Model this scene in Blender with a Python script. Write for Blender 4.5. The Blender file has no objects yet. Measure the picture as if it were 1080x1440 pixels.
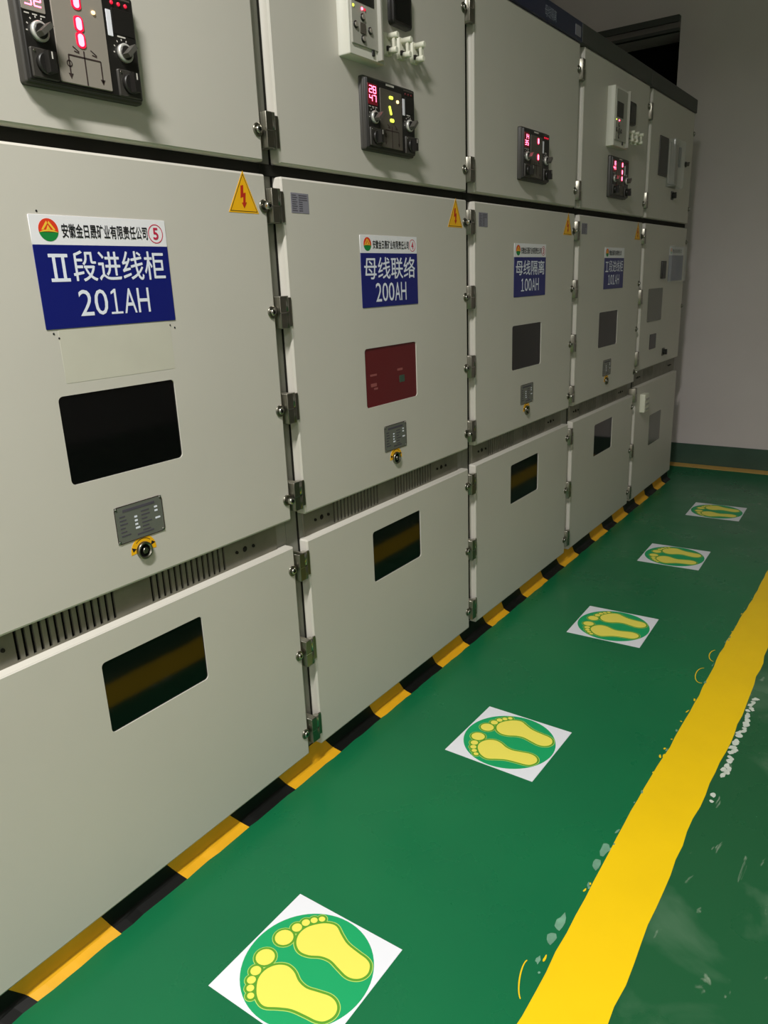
import bpy, bmesh, math, random
from mathutils import Matrix, Vector
random.seed(7)
SC = bpy.context.scene
COL = SC.collection
PI = math.pi

# ------------------------------------------------------------------ materials
def lin(c):
    return tuple(((v/255)/12.92 if v/255 <= .04045 else ((v/255+.055)/1.055)**2.4) for v in c)

def mat(name, rgb, rough=.5, metal=0., spec=.5, emit=0., mottle=0., mscale=6., coat=0., alpha=1., trans=0.):
    m = bpy.data.materials.new(name); m.use_nodes = True
    nt = m.node_tree; b = nt.nodes['Principled BSDF']
    c = lin(rgb)
    b.inputs['Base Color'].default_value = (*c, 1)
    b.inputs['Roughness'].default_value = rough
    b.inputs['Metallic'].default_value = metal
    b.inputs['Specular IOR Level'].default_value = spec
    b.inputs['Coat Weight'].default_value = coat
    b.inputs['Transmission Weight'].default_value = trans
    b.inputs['Alpha'].default_value = alpha
    if emit:
        b.inputs['Emission Color'].default_value = (*c, 1)
        b.inputs['Emission Strength'].default_value = emit
    if mottle:
        tc = nt.nodes.new('ShaderNodeTexCoord')
        n = nt.nodes.new('ShaderNodeTexNoise'); n.inputs['Scale'].default_value = mscale
        n.inputs['Detail'].default_value = 5
        nt.links.new(tc.outputs['Object'], n.inputs['Vector'])
        r = nt.nodes.new('ShaderNodeValToRGB')
        r.color_ramp.elements[0].position = .3; r.color_ramp.elements[1].position = .7
        r.color_ramp.elements[0].color = (*[v*(1-mottle) for v in c], 1)
        r.color_ramp.elements[1].color = (*[min(1, v*(1+mottle)) for v in c], 1)
        nt.links.new(n.outputs['Fac'], r.inputs['Fac'])
        nt.links.new(r.outputs['Color'], b.inputs['Base Color'])
    return m

M = {}
M['paint'] = mat('cabinet_paint', (203, 198, 188), .42, spec=.4, mottle=.025, mscale=2.5)
M['frame'] = mat('frame_paint', (140, 139, 128), .5, mottle=.04)
M['galv'] = mat('galvanised_steel', (124, 121, 108), .5, .35, mottle=.16, mscale=14)
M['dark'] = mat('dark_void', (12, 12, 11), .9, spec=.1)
M['shade_fitting'] = mat('shade_and_fitting_black', (34, 33, 28), .8, spec=.2)  # paints the shade in the door gaps; also colours screws and lock
M['glass'] = mat('black_glass', (9, 9, 9), .06, spec=.36)
M['glassred'] = mat('red_glass', (98, 26, 28), .12, spec=.3)
M['glassgrey'] = mat('grey_pane', (104, 104, 94), .2, spec=.3)
M['chrome'] = mat('chrome', (190, 188, 180), .22, 1.)
M['chromed'] = mat('dull_chrome', (140, 137, 126), .3, 1.)
M['white'] = mat('white_sheet', (236, 236, 243), .45, spec=.4)
M['signwhite'] = mat('sign_white', (240, 238, 242), .4)
M['blue'] = mat('sign_blue', (15, 25, 112), .35)
M['letters'] = mat('letter_white', (235, 238, 250), .5)
M['ink'] = mat('ink_black', (18, 18, 24), .6)
M['badge'] = mat('badge_red', (200, 40, 75), .5)
M['lred'] = mat('logo_red', (226, 62, 30), .5)
M['lyel'] = mat('logo_yellow', (245, 200, 60), .5)
M['lgreen'] = mat('logo_green', (20, 135, 60), .5)
M['tri'] = mat('warning_yellow', (250, 186, 18), .45)
M['bolt'] = mat('lightning_red', (190, 45, 20), .5)
M['black'] = mat('black_plastic', (30, 28, 26), .38)
M['blackm'] = mat('charcoal_plastic', (58, 55, 51), .42)
M['mimic'] = mat('mimic_grey', (150, 142, 132), .4)
M['mimicd'] = mat('mimic_dark_grey', (88, 82, 74), .4)
M['mark'] = mat('panel_marking', (205, 200, 192), .6)
M['line'] = mat('mimic_line', (52, 38, 36), .6)
M['redled'] = mat('led_red', (255, 92, 122), .5, emit=7.)
M['redhalo'] = mat('led_red_glow', (225, 30, 66), .4, emit=.55)  # paints the red glow around a lit LED as a wider oval
M['redmark'] = mat('indicator_pink', (150, 82, 80), .5)
M['steel'] = mat('dark_steel', (120, 117, 110), .35, .6)
M['silver'] = mat('silver_trim', (214, 212, 206), .38, .5)
M['reddim'] = mat('led_red_dim', (230, 30, 60), .5, emit=.7)
M['redoff'] = mat('led_red_unlit', (90, 22, 26), .4)
M['greenled'] = mat('led_lime', (225, 240, 80), .5, emit=1.6)
M['warmled'] = mat('led_warm', (255, 215, 150), .5, emit=2.2)
M['dispred'] = mat('display_back', (120, 22, 34), .3, emit=.12)
M['relay'] = mat('relay_grey', (170, 167, 157), .45)
M['relayw'] = mat('relay_case', (216, 213, 202), .45)
M['cream'] = mat('cream_plastic', (230, 228, 210), .4)
M['clear'] = mat('clear_plastic', (225, 228, 225), .08, alpha=.22)
M['plate'] = mat('name_plate_metal', (128, 130, 122), .42, .45)
M['spec'] = mat('spec_sticker', (134, 131, 142), .55)
M['specink'] = mat('spec_ink', (78, 74, 84), .6)
M['residue'] = mat('glue_residue', (203, 199, 184), .5, mottle=.03, mscale=12)
M['navy'] = mat('navy_strip', (26, 32, 66), .35)
M['cornice'] = mat('cornice_grey', (62, 64, 60), .5)
M['stripletters'] = mat('strip_lettering', (150, 155, 170), .5)
M['padgreen'] = mat('sticker_green', (18, 164, 100), .5)
M['olive'] = mat('foot_ring', (92, 158, 44), .5)
M['footline'] = mat('foot_outline', (196, 222, 108), .5)
M['foot'] = mat('foot_yellow', (246, 232, 98), .5)
M['hyel'] = mat('hazard_yellow', (228, 168, 20), .5, mottle=.09, mscale=9)
M['hblk'] = mat('hazard_black', (15, 15, 14), .5, spec=.25, mottle=.15, mscale=9)
M['lineyel'] = mat('floor_line_yellow', (250, 206, 10), .45, mottle=.03, mscale=5)
M['lineochre'] = mat('far_line_yellow', (226, 180, 98), .5, mottle=.06, mscale=5)
M['chip'] = mat('paint_chips', (205, 212, 200), .7, mottle=.12, mscale=30)
M['smear'] = mat('paint_smear', (112, 158, 132), .5, mottle=.2, mscale=30)
M['skirt'] = mat('skirting_green', (58, 84, 70), .5, mottle=.1, mscale=5)
M['lampcase'] = mat('lamp_white', (235, 235, 235), .5)
M['lampglow'] = mat('lamp_tube', (255, 248, 235), .5, emit=6.)
M['ceil'] = mat('ceiling_paint', (225, 222, 215), .8)
M['doorframe'] = mat('opening_frame', (120, 112, 108), .6)

def wall_mat():
    m = mat('wall_paint', (212, 208, 206), .75, spec=.3)
    nt = m.node_tree; b = nt.nodes['Principled BSDF']
    tc = nt.nodes.new('ShaderNodeTexCoord')
    n = nt.nodes.new('ShaderNodeTexNoise'); n.inputs['Scale'].default_value = 1.6; n.inputs['Detail'].default_value = 6
    nt.links.new(tc.outputs['Object'], n.inputs['Vector'])
    r = nt.nodes.new('ShaderNodeValToRGB')
    r.color_ramp.elements[0].color = (*lin((208, 198, 196)), 1); r.color_ramp.elements[1].color = (*lin((224, 215, 214)), 1)
    nt.links.new(n.outputs['Fac'], r.inputs['Fac']); nt.links.new(r.outputs['Color'], b.inputs['Base Color'])
    return m
M['wall'] = wall_mat()

def floor_mat():
    m = mat('green_epoxy', (18, 112, 66), .3, spec=.45)
    nt = m.node_tree; b = nt.nodes['Principled BSDF']; L = nt.links.new
    tc = nt.nodes.new('ShaderNodeTexCoord')
    def noise(scale, detail=6, dist=0., vec=None):
        n = nt.nodes.new('ShaderNodeTexNoise'); n.inputs['Scale'].default_value = scale
        n.inputs['Detail'].default_value = detail; n.inputs['Distortion'].default_value = dist
        L(vec or tc.outputs['Object'], n.inputs['Vector']); return n.outputs['Fac']
    def ramp(src, p0, p1, c0=(0,0,0,1), c1=(1,1,1,1)):
        r = nt.nodes.new('ShaderNodeValToRGB'); r.color_ramp.elements[0].position = p0; r.color_ramp.elements[1].position = p1
        r.color_ramp.elements[0].color = c0; r.color_ramp.elements[1].color = c1
        L(src, r.inputs['Fac']); return r.outputs['Color']
    def math_(op, a, bb):
        n = nt.nodes.new('ShaderNodeMath'); n.operation = op
        for i, v in enumerate((a, bb)):
            if isinstance(v, (int, float)): n.inputs[i].default_value = v
            else: L(v, n.inputs[i])
        return n.outputs[0]
    def mix(fac, a, bb):
        n = nt.nodes.new('ShaderNodeMix'); n.data_type = 'RGBA'
        L(fac, n.inputs[0])
        for i, v in ((6, a), (7, bb)):
            if isinstance(v, tuple): n.inputs[i].default_value = v
            else: L(v, n.inputs[i])
        return n.outputs[2]
    base = ramp(noise(1.2, 5), .3, .7, (*lin((17, 102, 64)), 1), (*lin((23, 114, 69)), 1))
    sep = nt.nodes.new('ShaderNodeSeparateXYZ'); L(tc.outputs['Object'], sep.inputs[0])
    # the worn walkway beyond the yellow line
    outside = ramp(math_('MULTIPLY', sep.outputs['Y'], -1.), 1.0, 1.03)  # clipped ramp, y < -1.0
    mr = nt.nodes.new('ShaderNodeMapRange'); L(sep.outputs['Y'], mr.inputs['Value'])
    mr.inputs['From Min'].default_value = -1.0; mr.inputs['From Max'].default_value = -1.02
    worn = mr.outputs[0]
    c = mix(math_('MULTIPLY', worn, .85), base, (*lin((36, 88, 54)), 1))
    scuff = math_('MULTIPLY', ramp(noise(3.2, 8, .6), .53, .72), worn)
    c = mix(math_('MULTIPLY', scuff, .3), c, (*lin((150, 175, 150)), 1))
    mp = nt.nodes.new('ShaderNodeMapping'); mp.inputs['Scale'].default_value = (9, 26, 1); mp.inputs['Rotation'].default_value = (0, 0, .35)
    L(tc.outputs['Object'], mp.inputs['Vector'])
    scr = math_('MULTIPLY', ramp(noise(1., 6, .8, mp.outputs[0]), .655, .73), worn)
    c = mix(math_('MULTIPLY', scr, .55), c, (*lin((190, 200, 180)), 1))
    # small paint specks and droplets all over
    vor = nt.nodes.new('ShaderNodeTexVoronoi'); vor.inputs['Scale'].default_value = 42
    L(tc.outputs['Object'], vor.inputs['Vector'])
    dots = math_('MULTIPLY', ramp(vor.outputs['Distance'], .06, .10, (1,1,1,1), (0,0,0,1)), ramp(noise(2.3, 3), .62, .72))
    c = mix(math_('MULTIPLY', dots, .6), c, (*lin((120, 190, 150)), 1))
    L(c, b.inputs['Base Color'])
    L(ramp(noise(4., 6), .3, .7, (.24,.24,.24,1), (.36,.36,.36,1)), b.inputs['Roughness'])
    bp = nt.nodes.new('ShaderNodeBump'); bp.inputs['Strength'].default_value = .06; bp.inputs['Distance'].default_value = .01
    L(noise(7., 3), bp.inputs['Height']); L(bp.outputs[0], b.inputs['Normal'])
    return m
M['floor'] = floor_mat()

# ------------------------------------------------------------------ mesh builder
def rrect(x0, x1, z0, z1, r, n=4):
    r = max(min(r, (x1-x0)/2-1e-5, (z1-z0)/2-1e-5), .0003)
    pts = []
    for cx, cz, a0 in ((x1-r, z0+r, -PI/2), (x1-r, z1-r, 0), (x0+r, z1-r, PI/2), (x0+r, z0+r, PI)):
        for i in range(n+1):
            a = a0+PI/2*i/n
            pts.append((cx+r*math.cos(a), cz+r*math.sin(a)))
    return pts

class MB:
    """collects shapes into one bmesh with several materials"""
    def __init__(s): s.bm = bmesh.new(); s.mats = []
    def mi(s, m):
        m = M[m] if isinstance(m, str) else m
        if m not in s.mats: s.mats.append(m)
        return s.mats.index(m)
    def face(s, vs, m, smooth=False):
        try: f = s.bm.faces.new(vs)
        except ValueError: return None
        f.material_index = m; f.smooth = smooth; return f
    def box(s, x0, x1, y0, y1, z0, z1, m):
        m = s.mi(m)
        v = [s.bm.verts.new(p) for p in ((x0,y0,z0),(x1,y0,z0),(x1,y1,z0),(x0,y1,z0),(x0,y0,z1),(x1,y0,z1),(x1,y1,z1),(x0,y1,z1))]
        for q in ((3,2,1,0),(4,5,6,7),(0,1,5,4),(1,2,6,5),(2,3,7,6),(3,0,4,7)): s.face([v[i] for i in q], m)
        return s
    def slab(s, x0, x1, z0, z1, yf, yb, r=.004, bev=.003, m='paint', holes=(), hd=.003, nb=3, n=4):
        """rounded rectangular plate facing -y; front at yf, back at yb, optional rounded holes"""
        m = s.mi(m); rings = []
        for t in range(nb+1):
            a = PI/2*t/nb
            ins = bev*(1-math.sin(a)); y = yf+bev*(1-math.cos(a))
            rings.append([s.bm.verts.new((px, y, pz)) for px, pz in rrect(x0+ins, x1-ins, z0+ins, z1-ins, r-ins, n)])
        rings.append([s.bm.verts.new((px, yb, pz)) for px, pz in rrect(x0, x1, z0, z1, r, n)])
        N = len(rings[0])
        for a, b in zip(rings, rings[1:]):
            for i in range(N): s.face([a[i], a[(i+1)%N], b[(i+1)%N], b[i]], m, True)
        if not holes:
            s.face(rings[0], m)
        else:
            edges = [s.bm.edges.get((rings[0][i], rings[0][(i+1)%N])) for i in range(N)]
            for (hx0, hx1, hz0, hz1, hr) in holes:
                h0 = [s.bm.verts.new((px, yf, pz)) for px, pz in rrect(hx0, hx1, hz0, hz1, hr, 4 if hr > .002 else 1)]
                h1 = [s.bm.verts.new((v.co.x, yf+hd, v.co.z)) for v in h0]
                K = len(h0)
                for i in range(K):
                    edges.append(s.bm.edges.new((h0[i], h0[(i+1)%K])))
                    s.face([h0[(i+1)%K], h0[i], h1[i], h1[(i+1)%K]], m)
            g = bmesh.ops.triangle_fill(s.bm, use_beauty=True, use_dissolve=False, edges=edges, normal=(0, -1, 0))
            for f in g['geom']:
                if isinstance(f, bmesh.types.BMFace):
                    f.material_index = m; f.smooth = False
                    f.normal_update()
                    if f.normal.y > 0: f.normal_flip()
        s.face(list(reversed(rings[-1])), m)
        return s
    def poly(s, pts, y, m, depth=.0004, zmap=None):
        """flat polygon (x,z) facing -y with a little thickness"""
        m = s.mi(m)
        area = sum(a[0]*b[1]-b[0]*a[1] for a, b in zip(pts, pts[1:]+pts[:1]))
        if area < 0: pts = pts[::-1]
        f = [s.bm.verts.new((p[0], y-depth, p[1])) for p in pts]
        b = [s.bm.verts.new((p[0], y, p[1])) for p in pts]
        s.face(f, m); N = len(pts)
        for i in range(N): s.face([f[(i+1)%N], f[i], b[i], b[(i+1)%N]], m)
        return s
    def disc(s, cx, cz, r, y, m, depth=.0004, n=32, rz=None):
        return s.poly([(cx+r*math.cos(2*PI*i/n), cz+(rz or r)*math.sin(2*PI*i/n)) for i in range(n)], y, m, depth)
    def ring(s, cx, cz, r0, r1, y, m, depth=.0004, n=32, a0=0., a1=2*PI):
        m = s.mi(m); full = abs(a1-a0-2*PI) < 1e-6
        k = n if full else n+1
        vs = []
        for i in range(k):
            a = a0+(a1-a0)*i/n; c, q = math.cos(a), math.sin(a)
            vs.append([s.bm.verts.new(p) for p in ((cx+r0*c, y-depth, cz+r0*q), (cx+r1*c, y-depth, cz+r1*q), (cx+r1*c, y, cz+r1*q), (cx+r0*c, y, cz+r0*q))])
        for i in range(n):
            a, b = vs[i], vs[(i+1)%k]
            s.face([a[0], a[1], b[1], b[0]], m); s.face([a[1], a[2], b[2], b[1]], m); s.face([a[3], a[0], b[0], b[3]], m)
        return s
    def lathe(s, cx, cz, prof, m, n=20):
        """prof: list of (radius, y) going out towards -y; axis along y"""
        m = s.mi(m); rows = []
        for r, y in prof:
            rows.append([s.bm.verts.new((cx+r*math.cos(2*PI*i/n), y, cz+r*math.sin(2*PI*i/n))) for i in range(n)])
        for a, b in zip(rows, rows[1:]):
            for i in range(n): s.face([a[i], a[(i+1)%n], b[(i+1)%n], b[i]], m, True)
        s.face(rows[-1], m); s.face(list(reversed(rows[0])), m)
        return s
    def vcyl(s, cx, cy, z0, z1, r, m, n=16, bev=.001):
        m = s.mi(m); rows = []
        for rr, z in ((r-bev, z0), (r, z0+bev), (r, z1-bev), (r-bev, z1)):
            rows.append([s.bm.verts.new((cx+rr*math.cos(2*PI*i/n), cy+rr*math.sin(2*PI*i/n), z)) for i in range(n)])
        for a, b in zip(rows, rows[1:]):
            for i in range(n): s.face([a[i], a[(i+1)%n], b[(i+1)%n], b[i]], m, True)
        s.face(rows[-1], m); s.face(list(reversed(rows[0])), m)
        return s
    def bar(s, x0, z0, x1, z1, w, y, m, depth=.0004):
        dx, dz = x1-x0, z1-z0; l = math.hypot(dx, dz); nx, nz = -dz/l*w/2, dx/l*w/2
        return s.poly([(x0+nx, z0+nz), (x0-nx, z0-nz), (x1-nx, z1-nz), (x1+nx, z1+nz)], y, m, depth)
    def build(s, name, parent=None, loc=(0, 0, 0), label=None, recalc=False):
        if recalc: bmesh.ops.recalc_face_normals(s.bm, faces=s.bm.faces)
        me = bpy.data.meshes.new(name); s.bm.to_mesh(me); s.bm.free()
        for m in s.mats: me.materials.append(m)
        return link(name, me, parent, loc, label)

def link(name, me, parent=None, loc=(0, 0, 0), label=None):
    o = bpy.data.objects.new(name, me); COL.objects.link(o)
    o.parent = parent; o.location = loc
    if label: o['label'] = label
    return o

def tag(o, label=None, cat=None, group=None, kind=None):
    for k, v in (('label', label), ('category', cat), ('group', group), ('kind', kind)):
        if v: o[k] = v
    return o

def thing(name, label, cat, loc=(0, 0, 0), group=None):
    o = bpy.data.objects.new(name, None); COL.objects.link(o); o.location = loc
    o.empty_display_size = .1
    return tag(o, label, cat, group)

_tx = {}
def text_mesh(s, x0, x1, z0, z1, y, m, bold=0., depth=.0004):
    """lettering fitted into the box x0..x1, z0..z1 on the plane y, facing -y"""
    key = (s, x0, x1, z0, z1, y, m, bold)
    if key in _tx: return _tx[key]
    c = bpy.data.curves.new('lettering', 'FONT'); c.body = s; c.resolution_u = 3
    o = bpy.data.objects.new('lettering', c); COL.objects.link(o)
    dg = bpy.context.evaluated_depsgraph_get(); dg.update()
    me = bpy.data.meshes.new_from_object(o.evaluated_get(dg))
    bpy.data.objects.remove(o); bpy.data.curves.remove(c)
    xs = [v.co.x for v in me.vertices]; ys = [v.co.y for v in me.vertices]
    ax, bx, ay, by = min(xs), max(xs), min(ys), max(ys)
    sx, sz = (x1-x0)/(bx-ax), (z1-z0)/(by-ay)
    for v in me.vertices: v.co = (x0+(v.co.x-ax)*sx, y-depth, z0+(v.co.y-ay)*sz)
    bm = bmesh.new(); bm.from_mesh(me)
    for f in bm.faces:
        f.smooth = False; f.normal_update()
        if f.normal.y > 0: f.normal_flip()
    if bold > 0:
        base = list(bm.faces)
        for i, (dx, dz) in enumerate(((-1, 0), (1, 0), (0, -1), (0, 1))):
            g = bmesh.ops.duplicate(bm, geom=base)
            for v in [q for q in g['geom'] if isinstance(q, bmesh.types.BMVert)]:
                v.co.x += dx*bold*sx; v.co.z += dz*bold*sz; v.co.y -= .00003*(i+1)
    bm.to_mesh(me); bm.free()
    me.materials.clear(); me.materials.append(M[m])
    _tx[key] = me
    return me

# ------------------------------------------------------------------ the setting
XW = 4.53                      # end wall
def structure(name, mb, label=None):
    o = mb.build(name); tag(o, label, None, None, 'structure'); return o
b = MB(); b.box(-7.5, XW+.3, -5.5, 1.75, -.1, 0, 'floor'); structure('floor', b)
b = MB(); b.box(-7.5, XW+.3, -5.5, 1.75, 4.6, 4.7, 'ceil'); structure('ceiling', b)
b = MB(); b.box(-7.5, XW+.3, 1.75, 1.87, 0, 4.6, 'wall'); structure('wall_back', b)
b = MB(); b.box(-7.5, XW+.3, -5.62, -5.5, 0, 4.6, 'wall'); structure('wall_front', b)
b = MB(); b.box(-7.62, -7.5, -5.5, 1.75, 0, 4.6, 'wall'); structure('wall_left', b)
# end wall with the dark opening behind the cabinets
OY0, OY1, OZ0, OZ1 = .283, 1.45, 1.9, 2.975
b = MB()
b.box(XW, XW+.3, -5.5, OY0, 0, 4.6, 'wall')
b.box(XW, XW+.3, OY1, 1.75, 0, 4.6, 'wall')
b.box(XW, XW+.3, OY0, OY1, OZ1, 4.6, 'wall')
b.box(XW, XW+.3, OY0, OY1, 0, OZ0, 'wall')
structure('wall_right', b)
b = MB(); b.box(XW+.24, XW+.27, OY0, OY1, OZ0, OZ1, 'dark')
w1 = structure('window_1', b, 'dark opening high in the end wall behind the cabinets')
b = MB()
b.box(XW-.05, XW, OY0, OY1+.1, OZ1+.055, OZ1+.095, 'cornice')
b.box(XW-.03, XW, OY0, OY1+.1, OZ1+.02, OZ1+.055, 'doorframe')
b.box(XW-.04, XW, OY0, OY1+.1, OZ1, OZ1+.02, 'cornice')
b.build('window_frame', w1)
b = MB(); b.box(XW-.012, XW, -5.5, 1.75, 0, .153, 'skirt')
structure('baseboard_right', b, 'dull green painted skirting along the foot of the end wall')

# ------------------------------------------------------------------ painted lines on the floor
def line_strip(name, pts0, pts1, m, h=.0012):
    bm = MB(); mi = bm.mi(m)
    top = [[bm.bm.verts.new((x, y, h)) for x, y in p] for p in (pts0, pts1)]
    bot = [[bm.bm.verts.new((x, y, 0)) for x, y in p] for p in (pts0, pts1)]
    n = len(pts0)
    for i in range(n-1):
        bm.face([top[1][i], top[1][i+1], top[0][i+1], top[0][i]], mi)
        bm.face([bot[1][i], bot[1][i+1], top[1][i+1], top[1][i]], mi)
        bm.face([top[0][i], top[0][i+1], bot[0][i+1], bot[0][i]], mi)
    return bm.build(name, recalc=True)
rnd = random.Random(3)
xs = [-2.6+.06*i for i in range(int((4.38+2.6)/.06)+1)]
def wob(y, a): return [(x, y+rnd.uniform(-a, a)+.004*math.sin(x*5.1)) for x in xs]
ll = line_strip('yellow_floor_line', [(x, y-.012*(x+.4)/2.8) for x, y in wob(-.866, .0022)], [(x, y-.003*(x+.4)) for x, y in wob(-1.017, .0035)], 'lineyel')
tag(ll, 'wide bright yellow line painted along the green floor beside the footprint stickers', 'floor line')
# flakes and smears of paint left along its edges
b = MB(); k = random.Random(11)
bh = [.0006]
def blob(cx, cy, rx, ry, ang, m):
    mi = b.mi(m); n = 9; vs = []; bh[0] += .000012; h = bh[0]
    for i in range(n):
        a = 2*PI*i/n; r = k.uniform(.65, 1.15)
        px, py = rx*r*math.cos(a), ry*r*math.sin(a)
        vs.append(b.bm.verts.new((cx+px*math.cos(ang)-py*math.sin(ang), cy+px*math.sin(ang)+py*math.cos(ang), h)))
    b.face(vs, mi)
for i in range(34):
    x = .64+.5*i/33
    blob(x+k.uniform(-.01, .01), -1.041+k.uniform(-.008, .006), k.uniform(.008, .017), k.uniform(.006, .011), k.uniform(-.5, .5), 'chip')
for x, y, rx, ry in ((.53, -1.037, .012, .007), (.50, -1.04, .007, .006), (.16, -.852, .03, .012), (.10, -.853, .022, .01), (-.12, -.848, .03, .012), (-.17, -.846, .02, .01), (-.24, -.845, .012, .006)):
    blob(x, y, rx, ry, .1, 'smear' if y > -.9 else 'chip')
for i in range(34):
    x = k.uniform(-.35, 2.1)
    blob(x, -.866-.006*(x+.4)+k.uniform(.002, .012), k.uniform(.003, .012), k.uniform(.002, .004), k.uniform(-.3, .3), k.choice(['smear', 'smear', 'lineyel']))
b.build('paint_flakes', ll, label='pale chips and smears of paint along the line edges')
b = MB()
def loop(cx, cy, rx, ry, rot, a0, a1, wd=.0016):
    mi = b.mi('lineyel'); n = 18; pr = None
    for i in range(n+1):
        a = a0+(a1-a0)*i/n; q = []
        for d in (-wd, wd):
            px, py = (rx+d)*math.cos(a), (ry+d)*math.sin(a)
            q.append(b.bm.verts.new((cx+px*math.cos(rot)-py*math.sin(rot), cy+px*math.sin(rot)+py*math.cos(rot), .001)))
        if pr: b.face([pr[0], pr[1], q[1], q[0]], mi)
        pr = q
loop(1.21, -.852, .06, .022, .1, 0, PI*1.1); loop(1.39, -.858, .05, .02, .1, .2, PI)
loop(-.30, -.842, .05, .012, .3, .2, PI*.9)
b.build('paint_drip', ll)
xs = [-5.5+.1*i for i in range(64)]
fl = line_strip('far_floor_line', [(4.395+rnd.uniform(-.004, .004), y) for y in xs], [(4.512, y) for y in xs], 'lineochre')
tag(fl, 'narrow ochre-yellow line on the floor along the foot of the end wall', 'floor line')

# ------------------------------------------------------------------ footprint stickers
R_SOLE = [(.0342,.0612),(.0558,.0724),(.0805,.0697),(.1032,.0529),(.1166,.0341),(.1199,.0133),(.1064,-.0117),(.0945,-.0379),(.0889,-.0726),(.086,-.0965),(.0781,-.1119),(.0603,-.1205),(.0436,-.1169),(.0325,-.1041),(.0291,-.0854),(.0352,-.059),(.0416,-.0319),(.0376,-.007),(.0253,.0169),(.0225,.0405)]
R_TOES = [(.0312,.0957,.0215,.0225),(.0681,.0891,.0125,.0126),(.0901,.0808,.0102,.0104),(.1058,.0688,.0088,.0092),(.1185,.0553,.0079,.0086)]
def catmull(p, s=4):
    out = []; n = len(p)
    for i in range(n):
        a, b_, c, d = (Vector(p[(i+j-1) % n]) for j in range(4))
        for t in range(s):
            u = t/s
            out.append(tuple(.5*((2*b_)+(c-a)*u+(2*a-5*b_+4*c-d)*u*u+(3*b_-a-3*c+d)*u**3)))
    return out
def offset(p, d):
    n = len(p); out = []
    for i in range(n):
        a, c = Vector(p[i-1]), Vector(p[(i+1) % n]); t = (c-a).normalized()
        out.append((p[i][0]+t.y*d, p[i][1]-t.x*d))
    return out
def ccw(p):
    return p if sum(a[0]*b_[1]-b_[0]*a[1] for a, b_ in zip(p, p[1:]+p[:1])) > 0 else p[::-1]
def flat(bm, pts, z0, z1, m):
    mi = bm.mi(m); pts = ccw(pts)
    t = [bm.bm.verts.new((x, y, z1)) for x, y in pts]; bt = [bm.bm.verts.new((x, y, z0)) for x, y in pts]
    bm.face(t, mi)
    for i in range(len(pts)):
        j = (i+1) % len(pts); bm.face([bt[i], bt[j], t[j], t[i]], mi)
def foot_mesh(sx):
    bm = MB(); sole = ccw(catmull([(sx*x, y) for x, y in R_SOLE]))
    shapes = [sole]+[ccw([(sx*x+rx*math.cos(2*PI*i/20), y+ry*math.sin(2*PI*i/20)) for i in range(20)]) for x, y, rx, ry in R_TOES]
    for q, (d, m) in enumerate(((.0074, 'footline'), (.0058, 'olive'), (.0002, 'foot'))):
        for j, s in enumerate(shapes):
            dd = d if j == 0 else (d*.75 if q < 2 else -.0008)
            flat(bm, offset(s, dd), .0008, .0010+.0002*q+.00002*j, m)
    me = bpy.data.meshes.new('footprint'); bm.bm.to_mesh(me); bm.bm.free()
    for m in bm.mats: me.materials.append(m)
    return me
FM = (foot_mesh(1), foot_mesh(-1))
b = MB(); flat(b, [(-.15,-.15),(.15,-.15),(.15,.15),(-.15,.15)], 0, .0006, 'white')
sheet = bpy.data.meshes.new('sheet'); b.bm.to_mesh(sheet); b.bm.free(); sheet.materials.append(M['white'])
b = MB(); flat(b, [(.146*math.cos(2*PI*i/64), .146*math.sin(2*PI*i/64)) for i in range(64)], .0006, .0009, 'padgreen')
disc = bpy.data.meshes.new('disc'); b.bm.to_mesh(disc); b.bm.free(); disc.materials.append(M['padgreen'])
PADS = ((-.528, -.431, 0., 'white square floor sticker with yellow footprints, nearest and partly cut off at the photo bottom'),
        (.470, -.433, -.015, 'white square floor sticker with yellow footprints, second from the camera, facing the 200AH cabinet'),
        (1.457, -.439, .03, 'white square floor sticker with yellow footprints, third along the aisle, facing the 100AH cabinet'),
        (2.417, -.438, .03, 'white square footprint floor sticker, fourth along the aisle and second from the end wall'),
        (3.325, -.452, .03, 'smallest-looking white square footprint floor sticker, nearest the end wall'))
for x, y, rz, lab in PADS:
    t = thing('footprint_floor_sticker', lab, 'floor sticker', (x, y, 0), 'footprint stickers along the cabinet row'); t.rotation_euler.z = rz
    link('sheet', sheet, t); link('disc', disc, t, label='green disc')
    for fm in FM: link('footprint', fm, t, label='yellow bare footprint')

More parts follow.
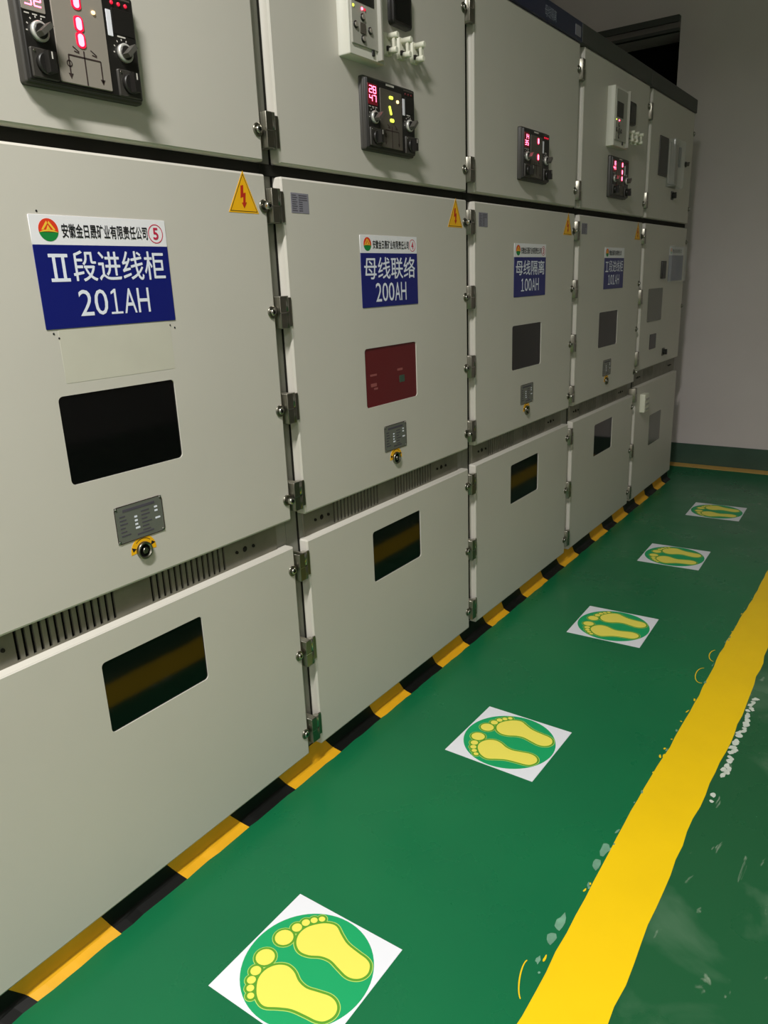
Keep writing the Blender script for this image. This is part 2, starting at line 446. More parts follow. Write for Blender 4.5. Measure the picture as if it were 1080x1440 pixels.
# ------------------------------------------------------------------ hazard-striped plinth
segs = [-2.1,-1.9,-1.7,-1.5,-1.3,-1.1,-.902,-.694,-.495,-.271,-.08,.141,.365,.553,.778,.994,1.195,1.363,1.551,1.794,2.002,2.209,2.452,2.66,2.827,3.037,3.25,3.46,3.66,3.85,3.985]
prof = [(.026,.0745),(.024,.045),(.0215,.019),(.015,.010),(.004,.0045),(-.004,0.)]
b = MB(); rr = random.Random(5)
rows = []
for i, sx in enumerate(segs):
    first = i in (0, len(segs)-1)
    sl = 0 if first else .045+rr.uniform(-.012, .012)
    rows.append((sx, sl))
for i in range(len(segs)-1):
    mi = b.mi('hblk' if (i % 2) else 'hyel') if segs[i] < -5 else b.mi('hyel' if (i % 2 == 0) else 'hblk')
    n = 6; grid = []
    for j in range(n+1):
        u = j/n; col = []
        for y, z in prof:
            s0 = rows[i][0]-rows[i][1]*z/.0745; s1 = rows[i+1][0]-rows[i+1][1]*z/.0745
            if j == 0 : rr2 = random.Random(i*31+1)
            jit = 0 if z > .012 else .0012*math.sin(segs[i]*40+u*9.)+.001*math.sin(segs[i]*90+u*23)
            col.append(b.bm.verts.new((s0+(s1-s0)*u, y+jit, z)))
        grid.append(col)
    for j in range(n):
        for q in range(len(prof)-1):
            b.face([grid[j][q+1], grid[j+1][q+1], grid[j+1][q], grid[j][q]], mi, False)
b.box(segs[0], segs[-1], .03, 1.4, 0, .0745, 'hblk')
bmesh.ops.remove_doubles(b.bm, verts=b.bm.verts, dist=1e-5)
pl = b.build('striped_plinth')
tag(pl, 'low plinth painted in black and yellow hazard bands under the whole cabinet row', 'plinth')

# ------------------------------------------------------------------ shared small parts
def hinge_mesh():
    b = MB()
    b.slab(.006, .030, -.040, .040, -.012, .029, .002, .0015, 'chromed', nb=2, n=2)      # knuckle block on the frame
    b.vcyl(.034, -.003, .0015, .040, .0095, 'chrome'); b.vcyl(.034, -.003, -.040, -.0015, .0095, 'chromed')
    b.slab(.040, .060, -.036, .036, -.003, .0005, .002, .001, 'chromed', nb=1, n=2)      # leaf on the door flange
    b.box(.005, .031, -.0128, -.012, -.002, .0, 'chrome')
    me = bpy.data.meshes.new('hinge'); b.bm.to_mesh(me); b.bm.free()
    for m in b.mats: me.materials.append(m)
    return me
def bolt_mesh(long):
    b = MB()
    b.lathe(0, 0, [(.015, .001), (.0155, -.002), (.013, -.004), (.0105, -.003)], 'chromed', 24)
    h = .022 if long else .009
    b.lathe(0, 0, [(.0085, -.002), (.009, -h+.002), (.008, -h), (.0048, -h)], 'chrome', 18)
    b.lathe(0, 0, [(.0045, -h-.0001), (.0043, -h-.0003)], 'dark', 6)
    me = bpy.data.meshes.new('bolt'); b.bm.to_mesh(me); b.bm.free()
    for m in b.mats: me.materials.append(m)
    return me
HM, BM0, BM1 = hinge_mesh(), bolt_mesh(False), bolt_mesh(True)

def knob(name, x, z, parent, y, ang=.7, m='silver'):
    b = MB()
    b.lathe(x, z, [(.0165, y), (.0165, y-.006), (.0145, y-.008), (.0125, y-.0075)], m, 24)
    b.lathe(x, z, [(.0125, y-.005), (.012, y-.009), (.011, y-.0095)], 'black', 20)
    c, s = math.cos(ang), math.sin(ang); n = (-s*.0042, c*.0042); mi = b.mi(m)
    p = [(x-c*.012+n[0], z-s*.012+n[1]), (x-c*.012-n[0], z-s*.012-n[1]), (x+c*.0145-n[0], z+s*.0145-n[1]), (x+c*.0145+n[0], z+s*.0145+n[1])]
    b.poly(p, y-.0085, 'steel', .017)
    return b.build(name, parent)

def square_knob(x, z, parent, y):
    b = MB()
    b.slab(x-.025, x+.025, z-.0235, z+.0235, y-.004, y, .003, .0015, 'blackm', nb=2)
    b.lathe(x, z, [(.0175, y-.003), (.0175, y-.011), (.0155, y-.013)], 'black', 22)
    b.poly([(x-.006, z-.0165), (x+.006, z-.0165), (x+.0065, z+.0165), (x-.0065, z+.0165)], y-.0125, 'black', .014)
    b.poly([(x-.001, z+.004), (x+.0015, z+.004), (x+.0015, z+.015), (x-.001, z+.015)], y-.0265, 'mark', .0003)
    b.lathe(x-.018, z+.018, [(.0022, y-.0035), (.002, y-.0052)], 'chrome', 8)
    return b.build('rotary_switch', parent)

SEG = {'0': 'abcdef', '1': 'bc', '2': 'abged', '4': 'fgbc', '5': 'afgcd', '7': 'abc', '8': 'abcdefg', '9': 'abfgcd', '3': 'abgcd', '6': 'afgedc'}
def digits(b, s, x, z, w, h, y, m, t=.0022):
    step = w/len(s)
    for i, ch in enumerate(s):
        x0 = x+i*step+step*.12; x1 = x+(i+1)*step-step*.18; zm = z+h/2
        P = dict(a=(x0, z+h, x1, z+h), d=(x0, z, x1, z), g=(x0, zm, x1, zm), f=(x0, zm, x0, z+h), b=(x1, zm, x1, z+h), e=(x0, z, x0, zm), c=(x1, z, x1, zm))
        for q in SEG[ch]: b.bar(*P[q], t, y, m, .0003)

def control_panel(parent, k, style):
    """black switch-state indicator panel on the instrument door (styles follow the lit pattern)"""
    b = MB(); YF = -.024
    b.slab(-.602, -.353, 1.780, 1.965, -.016, 0, .006, .005, 'blackm')
    b.slab(-.597, -.358, 1.785, 1.960, YF, -.016, .004, .003, 'black')
    for i in range(3): b.poly([(-.590+i*.015, 1.8875), (-.581+i*.015, 1.8875), (-.581+i*.015, 1.8895), (-.590+i*.015, 1.8895)], YF, 'mark')
    for a in range(5):
        q = math.radians(70+a*28); b.bar(-.567+.021*math.cos(q), 1.863+.021*math.sin(q), -.567+.024*math.cos(q), 1.863+.024*math.sin(q), .002, YF, 'mark')
        b.bar(-.391+.021*math.cos(q), 1.863+.021*math.sin(q), -.391+.024*math.cos(q), 1.863+.024*math.sin(q), .002, YF, 'mark')
    b.poly([(-.402, 1.889), (-.384, 1.889), (-.384, 1.8915), (-.402, 1.8915)], YF, 'mark')
    b.poly([(-.415, 1.9525), (-.365, 1.9525), (-.365, 1.9555), (-.415, 1.9555)], YF, 'mimicd')
    b.poly([(-.505, 1.951), (-.465, 1.951), (-.465, 1.956), (-.505, 1.956)], YF, 'mark')
    o = b.build('control_panel', parent)
    # mimic plate
    b = MB(); mm = 'mimic' if style == 'five' else 'mimicd'
    b.slab(-.537, -.429, 1.7915, 1.9415 if style != 'five' else 1.951, YF-.002, YF, .003, .001, mm, nb=1)
    y = YF-.002; L = 'line'
    b.bar(-.483, 1.793, -.483, 1.849, .0025, y, L); b.bar(-.516, 1.838, -.449, 1.838, .0025, y, L)
    b.bar(-.516, 1.838, -.516, 1.808, .0025, y, L); b.bar(-.449, 1.838, -.449, 1.803, .0025, y, L)
    b.ring(-.516, 1.824, .004, .0058, y, L, n=14)
    for q in (-.516, -.449): b.poly([(q-.005, 1.808), (q+.005, 1.808), (q, 1.799)], y, L)
    for q in (-.505, -.468): b.bar(q, 1.853, q+.012, 1.846, .002, y, L); b.bar(q+.002, 1.846, q+.012, 1.844, .002, y, L)
    b.build('mimic_plate', o, label='grey plate with a wiring diagram' if style == 'five' else None)
    # digital display
    b = MB()
    b.slab(-.594, -.549, 1.893, 1.945, YF-.001, YF, .002, .0005, 'dispred' if style != 'five' else 'mimic', nb=1)
    lit = 'redled'
    digits(b, {'five': '18', 'four': '28', 'three': '14', 'two': '18'}[style], -.589, 1.923, .036, .016, YF-.001, lit)
    digits(b, {'five': '52', 'four': '47', 'three': '35', 'two': '44'}[style], -.589, 1.902, .036, .015, YF-.001, lit)
    b.build('display', o, label='glowing red two-row digit display')
    b = MB(); b.slab(-.4225, -.4115, 1.8875, 1.931, YF-.001, YF, .001, .0004, 'white', nb=1); b.build('label_strip', o, label='narrow white label strip')
    b = MB(); b.slab(-.409, -.362, 1.8935, 1.936, YF-.0008, YF, .002, .0004, 'black', nb=1); b.build('indicator_window', o)
    for i in range(3):
        b = MB(); b.lathe(-.407+i*.0155, 1.9445, [(.0034, YF), (.0034, YF-.0015), (.002, YF-.0028)], {'five': 'reddim', 'four': 'redoff', 'three': 'reddim', 'two': 'redoff'}[style], 12)
        b.build('indicator_light', o)
    # lit symbols
    def led(x, z, w, h, m, rot=0.):
        b = MB(); c, s = math.cos(rot), math.sin(rot)
        pts = [(x+px*c-pz*s, z+px*s+pz*c) for px, pz in rrect(-w/2, w/2, -h/2, h/2, min(w, h)*.45)]
        b.poly(pts, y, m, .0022)
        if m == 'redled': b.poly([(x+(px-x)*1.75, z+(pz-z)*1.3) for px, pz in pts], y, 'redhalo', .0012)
        return b.build('indicator_light', o)
    if style == 'five':
        for z in (1.927, 1.892, 1.866): led(-.486, z, .011, .020, 'redled')
        led(-.452, 1.917, .007, .006, 'warmled')
    elif style == 'four':
        led(-.485, 1.923, .018, .008, 'greenled'); led(-.490, 1.890, .007, .024, 'greenled', .35); led(-.483, 1.865, .018, .009, 'greenled')
        led(-.452, 1.917, .010, .008, 'warmled')
    elif style == 'three':
        led(-.471, 1.925, .010, .019, 'redled'); led(-.471, 1.868, .010, .019, 'redled')
    else:
        for z in (1.931, 1.898, 1.869): led(-.466, z, .011, .019, 'redled')
    knob('selector_switch', -.567, 1.863, o, YF); knob('selector_switch', -.391, 1.863, o, YF, .75)
    square_knob(-.566, 1.8135, o, YF); square_knob(-.389, 1.8105, o, YF)
    return o

def protection_relay(parent, x0, x1, z0, z1):
    b = MB(); D = .036
    b.slab(x0, x1, z0, z1, -D, 0, .004, .003, 'relayw')
    o = b.build('protection_relay', parent, label='white boxed protection relay with keys and a small screen')
    b = MB(); w = x1-x0
    b.slab(x0+.010, x1-.012, z0+.026, z1-.012, -D-.004, -D, .003, .0015, 'relay', nb=2)
    b.build('faceplate', o)
    y = -D-.004; cx = x0+w*.45; s = (z1-z0)
    b = MB(); b.slab(x0+.022, x0+.112, z0+.124, z0+.190, y-.001, y, .003, .0005, 'black', nb=1); b.build('screen', o)
    kx, kz = x0+.057, z0+.067
    for dx, dz in ((0, .026), (0, -.024), (-.032, .003), (.032, .001)):
        b = MB(); b.lathe(kx+dx, kz+dz, [(.009, y), (.009, y-.002), (.0065, y-.003)], 'black', 16); b.lathe(kx+dx, kz+dz, [(.006, y-.002), (.0055, y-.005)], 'mimic', 14); b.build('key', o)
    b = MB(); b.slab(kx-.013, kx+.013, kz-.013, kz+.013, y-.002, y, .004, .001, 'mimicd', nb=1); b.build('key_pad', o)
    for dx, m in ((.018, 'greenled'), (.056, 'redled'), (.068, 'reddim')):
        b = MB(); b.lathe(x0+dx, z0+.112, [(.0035, y), (.003, y-.002)], m, 12); b.build('indicator_light', o)
    b = MB(); b.slab(x1-.034, x1-.026, z0+.004, z1-.004, y-.012, -D, .002, .001, 'relay', nb=1); b.slab(cx+.028, cx+.038, z0+.012, z0+.028, -D-.004, -D, .002, .001, 'black', nb=1)
    b.build('cover_latch', o)
    return o

def pressure_plate(parent, xs, z):
    for x, dz in zip(xs, (0, .002, .004)):
        b = MB()
        b.slab(x-.016, x+.016, z+dz-.030, z+dz+.026, -.010, 0, .003, .002, 'cream', nb=2)
        b.box(x-.012, x+.012, -.016, -.010, z+dz-.021, z+dz-.009, 'black')
        b.lathe(x, z+dz+.016, [(.0085, -.009), (.0085, -.040), (.007, -.042)], 'cream', 12)
        b.lathe(x, z+dz-.020, [(.0085, -.009), (.0085, -.036), (.007, -.038)], 'cream', 12)
        b.box(x-.006, x+.006, -.034, -.026, z+dz-.020, z+dz+.008, 'cream')
        b.build('link_terminal', parent, label='cream plug-in link terminal')

def window(door, x0, x1, z0, z1, m='glass', y=0.0028, name='viewing_window'):
    b = MB(); b.slab(x0-.006, x1+.006, z0-.006, z1+.006, y, y+.005, .014, .0003, m, nb=1)
    return b.build(name, door)

# ------------------------------------------------------------------ cabinets
ZT = dict(lb=.075, lt=.7385, mb=.8147, mt=1.6855, ub=1.713, dt=2.357)
YB, DEPTH = .030, 1.40
LAB = {0: 'nearest grey metal switchgear cabinet, under the sign reading 201AH, cut off by the left edge',
       1: 'grey metal switchgear cabinet second from the camera, with the 200AH sign and a red window',
       2: 'grey metal switchgear cabinet in the middle of the row, with the 100AH sign',
       3: 'dim switchgear cabinet second from the end wall, with white relay above red-lit panel',
       4: 'grey switchgear cabinet at the far dark end of the row, next to the end wall'}
def wedge_bolts(door, zs, longs=(), x=-.013):
    for i, z in enumerate(zs): link('bolt', BM1 if i in longs else BM0, door, (x, 0, z))
def hinges(door, zs, x):
    for z in zs: link('hinge', HM, door, (x, 0, z))

for k in range(5):
    far = k == 4
    Z = dict(ZT)
    if far: Z.update(lt=.775, mb=.868)
    cab = thing('switchgear_cabinet', LAB[k], 'cabinet', (k*1.0, 0, 0), 'row of switchgear cabinets')
    xl = -.9955 if k else -1.06; xh = -1.0 if k else -1.065
    x0 = -.945 if k else -1.01; x1 = 0. if not far else -.05
    ex = .0035 if not far else -.035
    b = MB(); b.box(xl, ex, YB, YB+DEPTH, .0745, 2.357, 'frame'); b.build('carcass', cab)
    # doors
    W5 = (-.629, -.345, 1.0625, 1.239)
    d = MB(); d.slab(x0, x1, Z['ub'], Z['dt'], 0, .0285, .006, .005, 'paint'); up = d.build('upper_door', cab)
    if not far:
        d = MB(); d.slab(x0, x1, Z['mb'], Z['mt'], 0, .0285, .006, .005, 'paint', holes=[(*W5, .010)]); mid = d.build('middle_door', cab)
        d = MB(); d.slab(x0, x1, Z['lb'], Z['lt'], 0, .0285, .006, .005, 'paint', holes=[(-.630, -.347, .497, .668, .010)]); low = d.build('lower_door', cab)
        g = window(mid, *W5, m='glassred' if k == 1 else 'glass')
        if k == 1:
            g['label'] = 'dark red viewing window'
            b = MB()
            for x, z, w, h, m in ((-.585, 1.158, .035, .006, 'redmark'), (-.44, 1.160, .03, .007, 'redmark'), (-.585, 1.128, .03, .010, 'redmark'), (-.43, 1.130, .03, .022, 'skirt'), (-.575, 1.116, .02, .006, 'redmark')):
                b = MB(); b.slab(x-w/2, x+w/2, z-h/2, z+h/2, .0023, .0028, .002, .0002, m, nb=1)
                b.build('position_indicator', mid)
        window(low, -.630, -.347, .497, .668)
    else:
        d = MB(); d.slab(x0, x1, Z['mb'], Z['mt'], 0, .0285, .006, .005, 'paint'); mid = d.build('middle_door', cab)
        d = MB(); d.slab(x0, x1, Z['lb'], Z['lt'], 0, .0285, .006, .005, 'paint'); low = d.build('lower_door', cab)
    # hinges at the left edge, bolts at the right edge
    if far:
        hinges(up, (1.80, 2.24), xh); hinges(mid, (1.615, 1.29, .945), xh); hinges(low, (.735, .40, .14), xh)
        wedge_bolts(up, (1.80, 2.24), x=-.05); wedge_bolts(mid, (1.6, 1.2), x=-.05)
    else:
        hinges(up, (1.783, 2.262), xh); hinges(mid, (1.615, 1.363, 1.118, .878), xh); hinges(low, (.672, .405, .150), xh)
        wedge_bolts(up, (1.781, 2.258)); wedge_bolts(mid, (1.613, 1.365, 1.116, .874), (0, 3)); wedge_bolts(low, (.670, .408, .150))
    # dark strips paint the shade between upper and middle doors and beside the flange
    b = MB(); b.box(xl, ex, .018, YB, Z['mt']+.001, Z['ub']-.001, 'shade_fitting'); b.box(x0-.005, x0-.0015, .026, YB, .08, 2.35, 'shade_fitting'); b.build('door_gap_shade', cab)
    # vent strip with slots
    holes = []
    sp = .0172
    if not far:
        for s0 in (-.790, -.462):
            for i in range(14 if s0 < -.6 else 14): holes.append((s0+i*sp, s0+i*sp+.0072, Z['lt']+.004, Z['mb']-.006, .0004))
    else:
        holes = [(-.74+i*sp, -.74+i*sp+.0072, Z['lt']+.012, Z['mb']-.014, .0004) for i in range(12)]
    b = MB(); b.slab(-.925, -.040, Z['lt']-.012, Z['mb']+.012, YB-.006, YB-.0002, .001, .0005, 'galv', holes=holes, hd=.0052, nb=1, n=1)
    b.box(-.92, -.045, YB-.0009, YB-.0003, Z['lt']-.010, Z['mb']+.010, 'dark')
    vs = b.build('vent_strip', cab, label='galvanised strip with vertical vent slots')
    zc = (Z['lt']+Z['mb'])/2
    for x in (-.875, -.845, -.815, -.19, -.16, -.13):
        b = MB(); b.lathe(x, zc, [(.0045 if abs(x+.845) > .01 and abs(x+.16) > .01 else .008, YB-.006), (.004, YB-.0095)], 'shade_fitting', 10)
        b.build('screw', vs)
    # top strip
    b = MB()
    nav = k < 3
    b.slab(xl, ex, 2.3575, 2.433, -.006, .06, .003, .003, 'navy' if nav else 'cornice', nb=2)
    b.box(xl, ex, .06, 1.40, 2.3575, 2.425, 'cornice')
    cap = b.build('top_strip', cab, label='navy name strip along the cabinet top' if nav else 'dark grey strip along the cabinet top')
    if nav:
        nm = {0: 'Ⅱ段进线柜', 1: '母线联络', 2: '母线隔离'}[k]
        link('strip_lettering', text_mesh(nm, -.385, -.275, 2.372, 2.412, -.006, 'stripletters'), cap)
        b = MB(); b.slab(-.075, -.015, 2.372, 2.412, -.007, -.006, .002, .0005, 'spec', nb=1); b.build('strip_badge', cap)
    # stickers, name plate, key hole
    if not far:
        b = MB(); Y = 0
        b.poly([(-.130, 1.595), (-.031, 1.595), (-.0755, 1.687)], Y, 'tri', .0005)
        def tri(s, w, m, dy):
            cx, cz = -.0795, 1.6255; P = [(-.130, 1.595), (-.031, 1.595), (-.0755, 1.687)]
            o = [(cx+(px-cx)*s, cz+(pz-cz)*s) for px, pz in P]; i = [(cx+(px-cx)*(s-w), cz+(pz-cz)*(s-w)) for px, pz in P]
            for a in range(3):
                q = (a+1) % 3; b.poly([o[a], o[q], i[q], i[a]], Y-.0005, m, .0002)
        tri(.90, .045, 'ink', 0)
        z0 = 1.604; xb = -.082
        b.poly([(xb-.004, z0+.050), (xb+.005, z0+.052), (xb+.003, z0+.034), (xb+.011, z0+.036), (xb+.008, z0+.014), (xb+.013, z0+.015), (xb+.003, z0+.001), (xb-.004, z0+.013), (xb+.001, z0+.014), (xb+.002, z0+.026), (xb-.007, z0+.023)], Y-.0005, 'bolt', .0003)
        b.build('warning_triangle', mid, label='yellow triangle with a red lightning bolt')
        b = MB(); b.slab(-.912, -.843, 1.603, 1.651, -.0006, 0, .001, .0002, 'spec', nb=1)
        for i in range(8):
            z = 1.608+i*.0052; b.box(-.908, -.888-.004*(i % 2), -.0009, -.0006, z, z+.0018, 'specink')
            b.box(-.882, -.850 if i > 4 else -.868, -.0009, -.0006, z, z+.002, 'specink')
        b.build('spec_sticker', mid, label='small grey-violet printed sticker')
        b = MB()
        pts = []
        X0, X1, A0, A1 = -.545, -.421, .911, .992
        c = .006
        pts = [(X0+c, A0), (X1-c, A0), (X1-c, A0+c), (X1, A0+c), (X1, A1-c), (X1-c, A1-c), (X1-c, A1), (X0+c, A1), (X0+c, A1-c), (X0, A1-c), (X0, A0+c), (X0+c, A0+c)]
        b.poly([(X0, A0), (X1, A0), (X1, A1), (X0, A1)], 0, 'plate', .0012)
        for q in range(12): b.bar(*pts[q], *pts[(q+1) % 12], .0016, -.0012, 'line', .0003)
        rl = random.Random(3)
        b.box(X0+.02, X1-.02, -.0016, -.0012, A1-.014, A1-.008, 'specink')
        for i in range(6):
            z = A1-.024-i*.0085
            b.box(X0+.010, X0+.022+rl.uniform(0, .012), -.0016, -.0012, z, z+.003, 'specink')
            b.box(X0+.066, X0+.080+rl.uniform(0, .014), -.0016, -.0012, z, z+.003, 'specink')
            if i in (1, 2, 3, 4): b.box(X0+.048, X0+.055+.004*(i == 4), -.0017, -.0012, z, z+.004, 'letters')
            if i in (0, 1, 3): b.box(X0+.102, X0+.110+.005*(i == 3), -.0017, -.0012, z, z+.004, 'letters')
        b.box(X0+.05, X1-.03, -.0016, -.0012, A0+.008, A0+.012, 'specink')
        for x in (X0+.004, X1-.004):
            for z in (A0+.004, A1-.004): b.lathe(x, z, [(.0028, -.001), (.0022, -.0028)], 'chrome', 10)
        b.build('rating_plate', mid, label='engraved grey metal rating plate')
        b = MB(); kx, kz = -.4835, .881
        b.ring(kx, kz, .020, .0335, 0, 'tri', .0005, 28, -.1, PI+.1)
        for a in (.35, 2.79): b.poly([(kx+.027*math.cos(a)+.007*math.cos(a+q), kz+.027*math.sin(a)+.007*math.sin(a+q)) for q in (1.57, 3.3, -.3)], -.0005, 'ink', .0002)
        b.ring(kx, kz, .0265, .0278, -.0005, 'ink', .0002, 20, .8, 2.3)
        ar = b.build('turn_arrow_sticker', mid, label='yellow arc sticker with turn arrows')
        b = MB()
        b.lathe(kx, kz, [(.0195, 0), (.0195, -.006), (.0175, -.008), (.0150, -.007), (.014, -.003)], 'chromed', 28)
        b.lathe(kx, kz, [(.0148, -.0032), (.014, -.0034)], 'dark', 24)
        b.lathe(kx, kz, [(.008, -.003), (.0075, -.007), (.006, -.008)], 'chromed', 6)
        b.build('crank_socket', mid)
    if k == 0:
        b = MB(); b.slab(-.606, -.338, 1.262, 1.3635, -.0003, 0, .003, .0001, 'residue', nb=1, n=2)
        b.build('glue_residue', mid, label='pale cream mark left by an earlier sign')
        for x, z in ((-.616, 1.357), (-.606, 1.348), (-.338, 1.355), (-.326, 1.349), (-.611, 1.5745)):
            b = MB(); b.lathe(x, z, [(.0022, 0), (.0016, -.0008)], 'ink', 8); b.build('rivet', mid)
    # instrument compartment
    if k < 4: control_panel(up, k, {0: 'five', 1: 'four', 2: 'three', 3: 'two'}[k])
    if k == 1:
        protection_relay(up, -.683, -.524, 1.995, 2.25)
        b = MB(); b.slab(-.448, -.348, 2.117, 2.225, -.018, 0, .012, .004, 'black'); o = b.build('meter', up, label='black square panel meter')
        b = MB(); b.slab(-.436, -.360, 2.129, 2.213, -.0188, -.018, .004, .0005, 'glass', nb=1); b.build('meter_screen', o)
        pressure_plate(up, (-.463, -.393, -.322), 2.066)
    if k == 3:
        protection_relay(up, -.640, -.440, 2.000, 2.255)
        b = MB(); b.slab(-.365, -.262, 2.130, 2.232, -.018, 0, .012, .004, 'black'); o = b.build('meter', up, label='black square panel meter')
        b = MB(); b.slab(-.353, -.274, 2.142, 2.220, -.0188, -.018, .004, .0005, 'glass', nb=1); b.build('meter_screen', o)
        pressure_plate(up, (-.345, -.275, -.205), 2.075)
    if far:
        b = MB(); b.slab(-.775, -.610, 1.945, 2.150, -.006, 0, .004, .002, 'blackm'); b.build('meter', up, label='dark rectangular meter')
        b = MB(); b.slab(-.600, -.390, 1.895, 2.150, -.045, 0, .004, .003, 'clear'); o = b.build('relay_cover', up, label='clear projecting cover over a grey instrument')
        b = MB(); b.slab(-.585, -.405, 1.915, 2.135, -.010, -.001, .003, .002, 'mimic'); b.build('instrument', o)
        b = MB(); b.slab(-.375, -.340, 2.02, 2.13, -.010, 0, .003, .002, 'black'); b.build('slot', up)
        knob('selector_switch', -.205, 2.05, up, 0., .75, 'blackm')
        square_knob(-.455, 1.857, up, 0.)
        b = MB(); b.slab(-.815, -.525, 1.14, 1.33, -.002, 0, .008, .0005, 'glassgrey', nb=1); b.build('viewing_window', mid, label='grey reflective window')
        b = MB(); b.slab(-.735, -.605, .975, 1.064, -.002, 0, .006, .0005, 'glass', nb=1); b.build('viewing_window', mid, label='small dark window')
        b = MB(); b.slab(-.590, -.515, 1.383, 1.485, -.012, 0, .004, .003, 'black'); b.build('slot', mid)
        square_knob(-.427, .935, mid, 0.)
        b = MB(); b.slab(-.63, -.385, .365, .558, -.002, 0, .008, .0005, 'glassgrey', nb=1); b.build('viewing_window', low, label='grey reflective window')
        b = MB(); b.slab(-.855, -.775, .612, .722, -.030, 0, .004, .003, 'cream')
        for i in range(3): b.box(-.85, -.78, -.034, -.030, .625+i*.03, .637+i*.03, 'relay')
        b.build('door_latch', low, label='small white latch')
        b = MB(); b.lathe(-.745, .70, [(.013, 0), (.012, -.006), (.008, -.008)], 'shade_fitting', 14); b.build('lock', low)

# ------------------------------------------------------------------ blue and white name signs
def name_sign(x, z0, w, h, hb, header, name, code, badge, label, name_box, code_box, faint=False):
    t = thing('cabinet_name_sign', label, 'sign', (x, 0, z0), 'name signs on the middle doors')
    b = MB(); b.slab(0, w, 0, hb, -.0012, 0, .0012, .0002, 'blue', nb=1, n=1)
    b.build('blue_board', t, label='blue field')
    b = MB(); b.slab(0, w, hb, h, -.0012, 0, .0012, .0002, 'signwhite', nb=1, n=1); b.build('header_strip', t, label='white header')
    y = -.0012; hh = h-hb; zc = hb+hh*.5
    # emblem: a red and yellow sun over a green hill
    b = MB(); cx, R = w*.118, hh*.385
    def arc(a0, a1, r, n=18): return [(cx+r*math.cos(math.radians(a0+(a1-a0)*i/n)), zc+r*math.sin(math.radians(a0+(a1-a0)*i/n))) for i in range(n+1)]
    b.poly(arc(-12, 192, R), y, 'lred', .0003)
    b.poly(arc(190, 350, R), y, 'lgreen', .0003)
    b.poly([(cx-R*.98, zc-R*.22), (cx-R*.5, zc-R*.02), (cx, zc+R*.02), (cx+R*.5, zc-R*.02), (cx+R*.98, zc-R*.22), (cx+R*.5, zc-R*.16), (cx, zc-R*.12), (cx-R*.5, zc-R*.16)], y-.0003, 'lyel', .0002)
    for s in (-1, 1):
        b.poly([(cx+s*R*.12, zc+R*.78), (cx+s*R*.72, zc+R*.0), (cx+s*R*.52, zc-R*.02), (cx+s*R*.02, zc+R*.58)], y-.0003, 'lyel', .0002)
    b.poly([(cx-R*.22, zc), (cx+R*.22, zc), (cx, zc+R*.42)], y-.0003, 'lyel', .0002)
    b.build('emblem', t, label='round red and green emblem')
    link('company_lettering', text_mesh(header, w*.205, w*.842, hb+hh*.25, hb+hh*.73, y, 'ink', .018), t)
    if badge:
        b = MB(); bx = w*.912; b.ring(bx, zc-hh*.02, hh*.33, hh*.365, y, 'badge', .0003)
        o = b.build('number_badge', t, label='red number in a ring')
        link('number', text_mesh(badge, bx-hh*.12, bx+hh*.12, zc-hh*.23, zc+hh*.2, y, 'badge', .02), o)
    H0, H1 = hb*name_box[2], hb*name_box[3]
    if name:
        X0, X1 = w*name_box[0], w*name_box[1]
        if name[0] in 'ⅠⅡ':
            b = MB(); cw = (X1-X0)*.175; tk = cw*.13
            b.box(X0+cw*.08, X0+cw*.92, y-.0004, y, H1-tk-.006, H1-.006, 'letters'); b.box(X0+cw*.08, X0+cw*.92, y-.0004, y, H0, H0+tk, 'letters')
            for f in ((.30, .70) if name[0] == 'Ⅱ' else (.5,)): b.box(X0+cw*f-tk/2, X0+cw*f+tk/2, y-.0004, y, H0+tk, H1-tk-.006, 'letters')
            b.build('numeral', t)
            link('name_lettering', text_mesh(name[1:], X0+cw*1.1, X1, H0, H1, y, 'letters', .008), t)
        else:
            link('name_lettering', text_mesh(name, X0, X1, H0, H1, y, 'letters', .008), t)
    if code:
        X0, X1 = w*code_box[0], w*code_box[1]; cw = (X1-X0)/len(code); A0, A1 = hb*code_box[2], hb*code_box[3]
        for i, ch in enumerate(code):
            xa, xb = X0+i*cw+cw*.06, X0+(i+1)*cw-cw*.06
            if ch == '1':
                b = MB(); xm = (xa+xb)/2; tk = cw*.13
                b.poly([(xm-tk/2, A0), (xm+tk/2, A0), (xm+tk/2, A1), (xm-tk/3, A1), (xm-tk*2.2, A1-tk*1.3), (xm-tk*2.2, A1-tk*2.3), (xm-tk/2, A1-tk*1.5)], y, 'letters', .0004)
                b.box(xa+cw*.06, xm-tk/2, y-.0004, y, A0, A0+tk*.9, 'letters'); b.box(xm+tk/2, xb-cw*.02, y-.0004, y, A0, A0+tk*.9, 'letters')
                b.build('code_digit', t)
            else: link('code_digit' if ch.isdigit() else 'code_letter', text_mesh(ch, xa, xb, A0, A1, y, 'letters', .002), t)
    return t
CO = '安徽金日晟矿业有限责任公司'
name_sign(-.630, 1.3650, .308, .2035, .1515, CO, 'Ⅱ段进线柜', '201AH', '5', 'blue and white sign reading 201AH on the nearest cabinet', (.075, .955, .565, .935), (.245, .80, .14, .46))
name_sign(.371, 1.3565, .301, .2015, .1525, CO, '母线联络', '200AH', '4', 'blue and white sign reading 200AH above the red window', (.05, .95, .52, .93), (.22, .78, .10, .45))
name_sign(1.379, 1.3490, .306, .203, .152, CO, '母线隔离', '100AH', '3', 'blue and white sign reading 100AH on the middle cabinet', (.05, .95, .55, .92), (.2, .78, .14, .46))
name_sign(2.411, 1.3500, .298, .2, .150, CO, 'Ⅰ段进线柜', '101AH', '', 'dim blue and white sign on the cabinet second from the end wall', (.05, .95, .55, .92), (.2, .78, .14, .46))
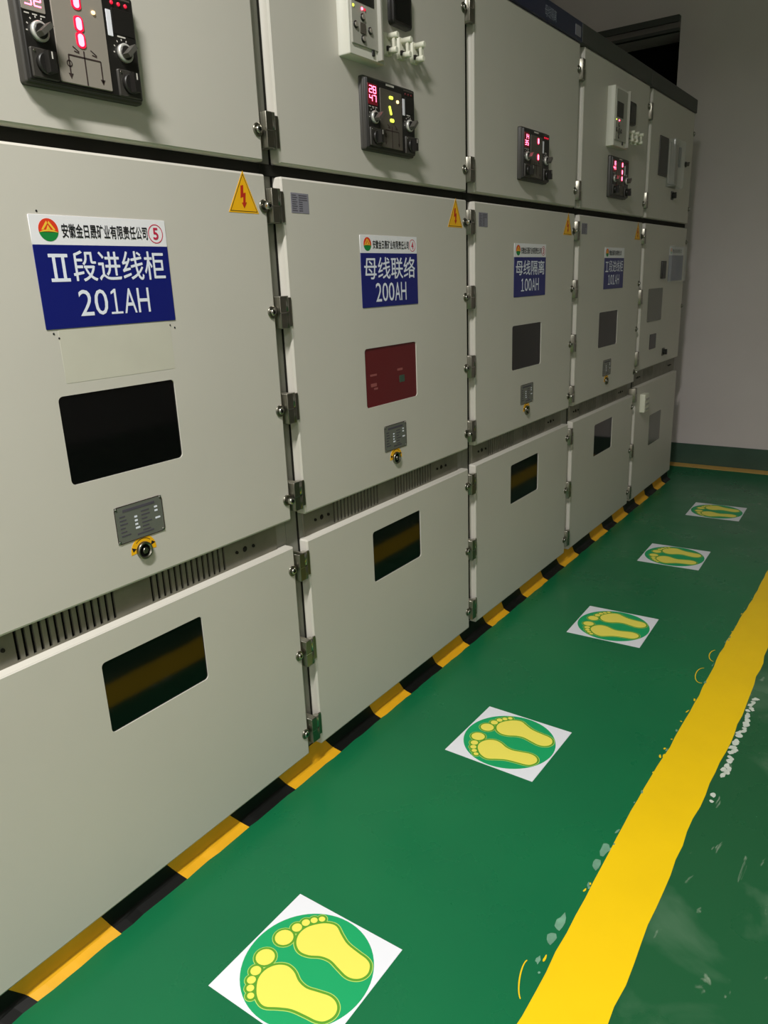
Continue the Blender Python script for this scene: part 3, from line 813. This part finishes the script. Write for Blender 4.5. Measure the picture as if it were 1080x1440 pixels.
s1 = name_sign(3.572, 1.3660, .330, .202, .152, CO, '', '', '', 'faint blue-grey sign in a clear holder on the farthest cabinet', (0, 1, 0, 1), (0, 1, 0, 1))
b = MB(); b.slab(-.008, .338, -.006, .208, -.020, -.0025, .004, .003, 'clear'); b.build('clear_holder', s1, label='clear plastic cover')

# ------------------------------------------------------------------ the aisle lamp and an added fill lamp
LSPREAD = 160; FILL = 130
def lamp(x, y, z, energy, lab, sx=1.2, sy=.22):
    t = thing('ceiling_lamp', lab, 'lamp', (x, y, z), 'ceiling lamps over the aisle')
    b = MB(); b.box(-sx/2-.04, sx/2+.04, -sy/2-.04, sy/2+.04, .012, .07, 'lampcase'); b.build('housing', t)
    b = MB(); b.box(-.01, .01, -.01, .01, .07, 4.6-z, 'lampcase'); b.build('rod', t)
    ld = bpy.data.lights.new('lamp_light', 'AREA'); ld.shape = 'RECTANGLE'; ld.size = sx; ld.size_y = sy
    ld.energy = energy; ld.color = (1., .985, .95); ld.spread = math.radians(LSPREAD)
    o = bpy.data.objects.new('lamp_light', ld); COL.objects.link(o); o.parent = t; o.location = (0, 0, .005)
    return t
lamp(-5.2, -4.0, 4.0, FILL, 'added unseen fill lamp, over the open floor behind the camera')  # unseen fill lamp, added to lift and neutralise the shadows
lamp(-2.15, -1.1, 4.0, 174, 'long white ceiling lamp hung above the near end of the aisle', 1.2, .16)

w = bpy.data.worlds.new('World'); SC.world = w; w.use_nodes = True
w.node_tree.nodes['Background'].inputs[0].default_value = (.5, .5, .5, 1)
w.node_tree.nodes['Background'].inputs[1].default_value = .02

# ------------------------------------------------------------------ camera
RX = [[0.5696826380366318, -0.8209390874737453, -0.03899623799033069], [-0.2600980441502997, -0.13507643231451721, -0.9560875299167805], [0.779622151653487, 0.5548093114674231, -0.2904753493159637]]
cd = bpy.data.cameras.new('camera'); cam = bpy.data.objects.new('camera', cd); COL.objects.link(cam)
cd.sensor_fit = 'VERTICAL'; cd.sensor_height = 24; cd.lens = 1061.5955/1440*24; cd.clip_start = .02
mw = Matrix.Identity(4)
for i in range(3):
    mw[i][0] = RX[0][i]; mw[i][1] = -RX[1][i]; mw[i][2] = -RX[2][i]
mw[0][3], mw[1][3], mw[2][3] = -1.46059666, -1.35010337, 1.42534645
cam.matrix_world = mw
SC.camera = cam
SC.view_settings.view_transform = 'Standard'; SC.view_settings.look = 'None'
SC.view_settings.gamma = 1; SC.view_settings.exposure = 0; SC.view_settings.use_curve_mapping = False
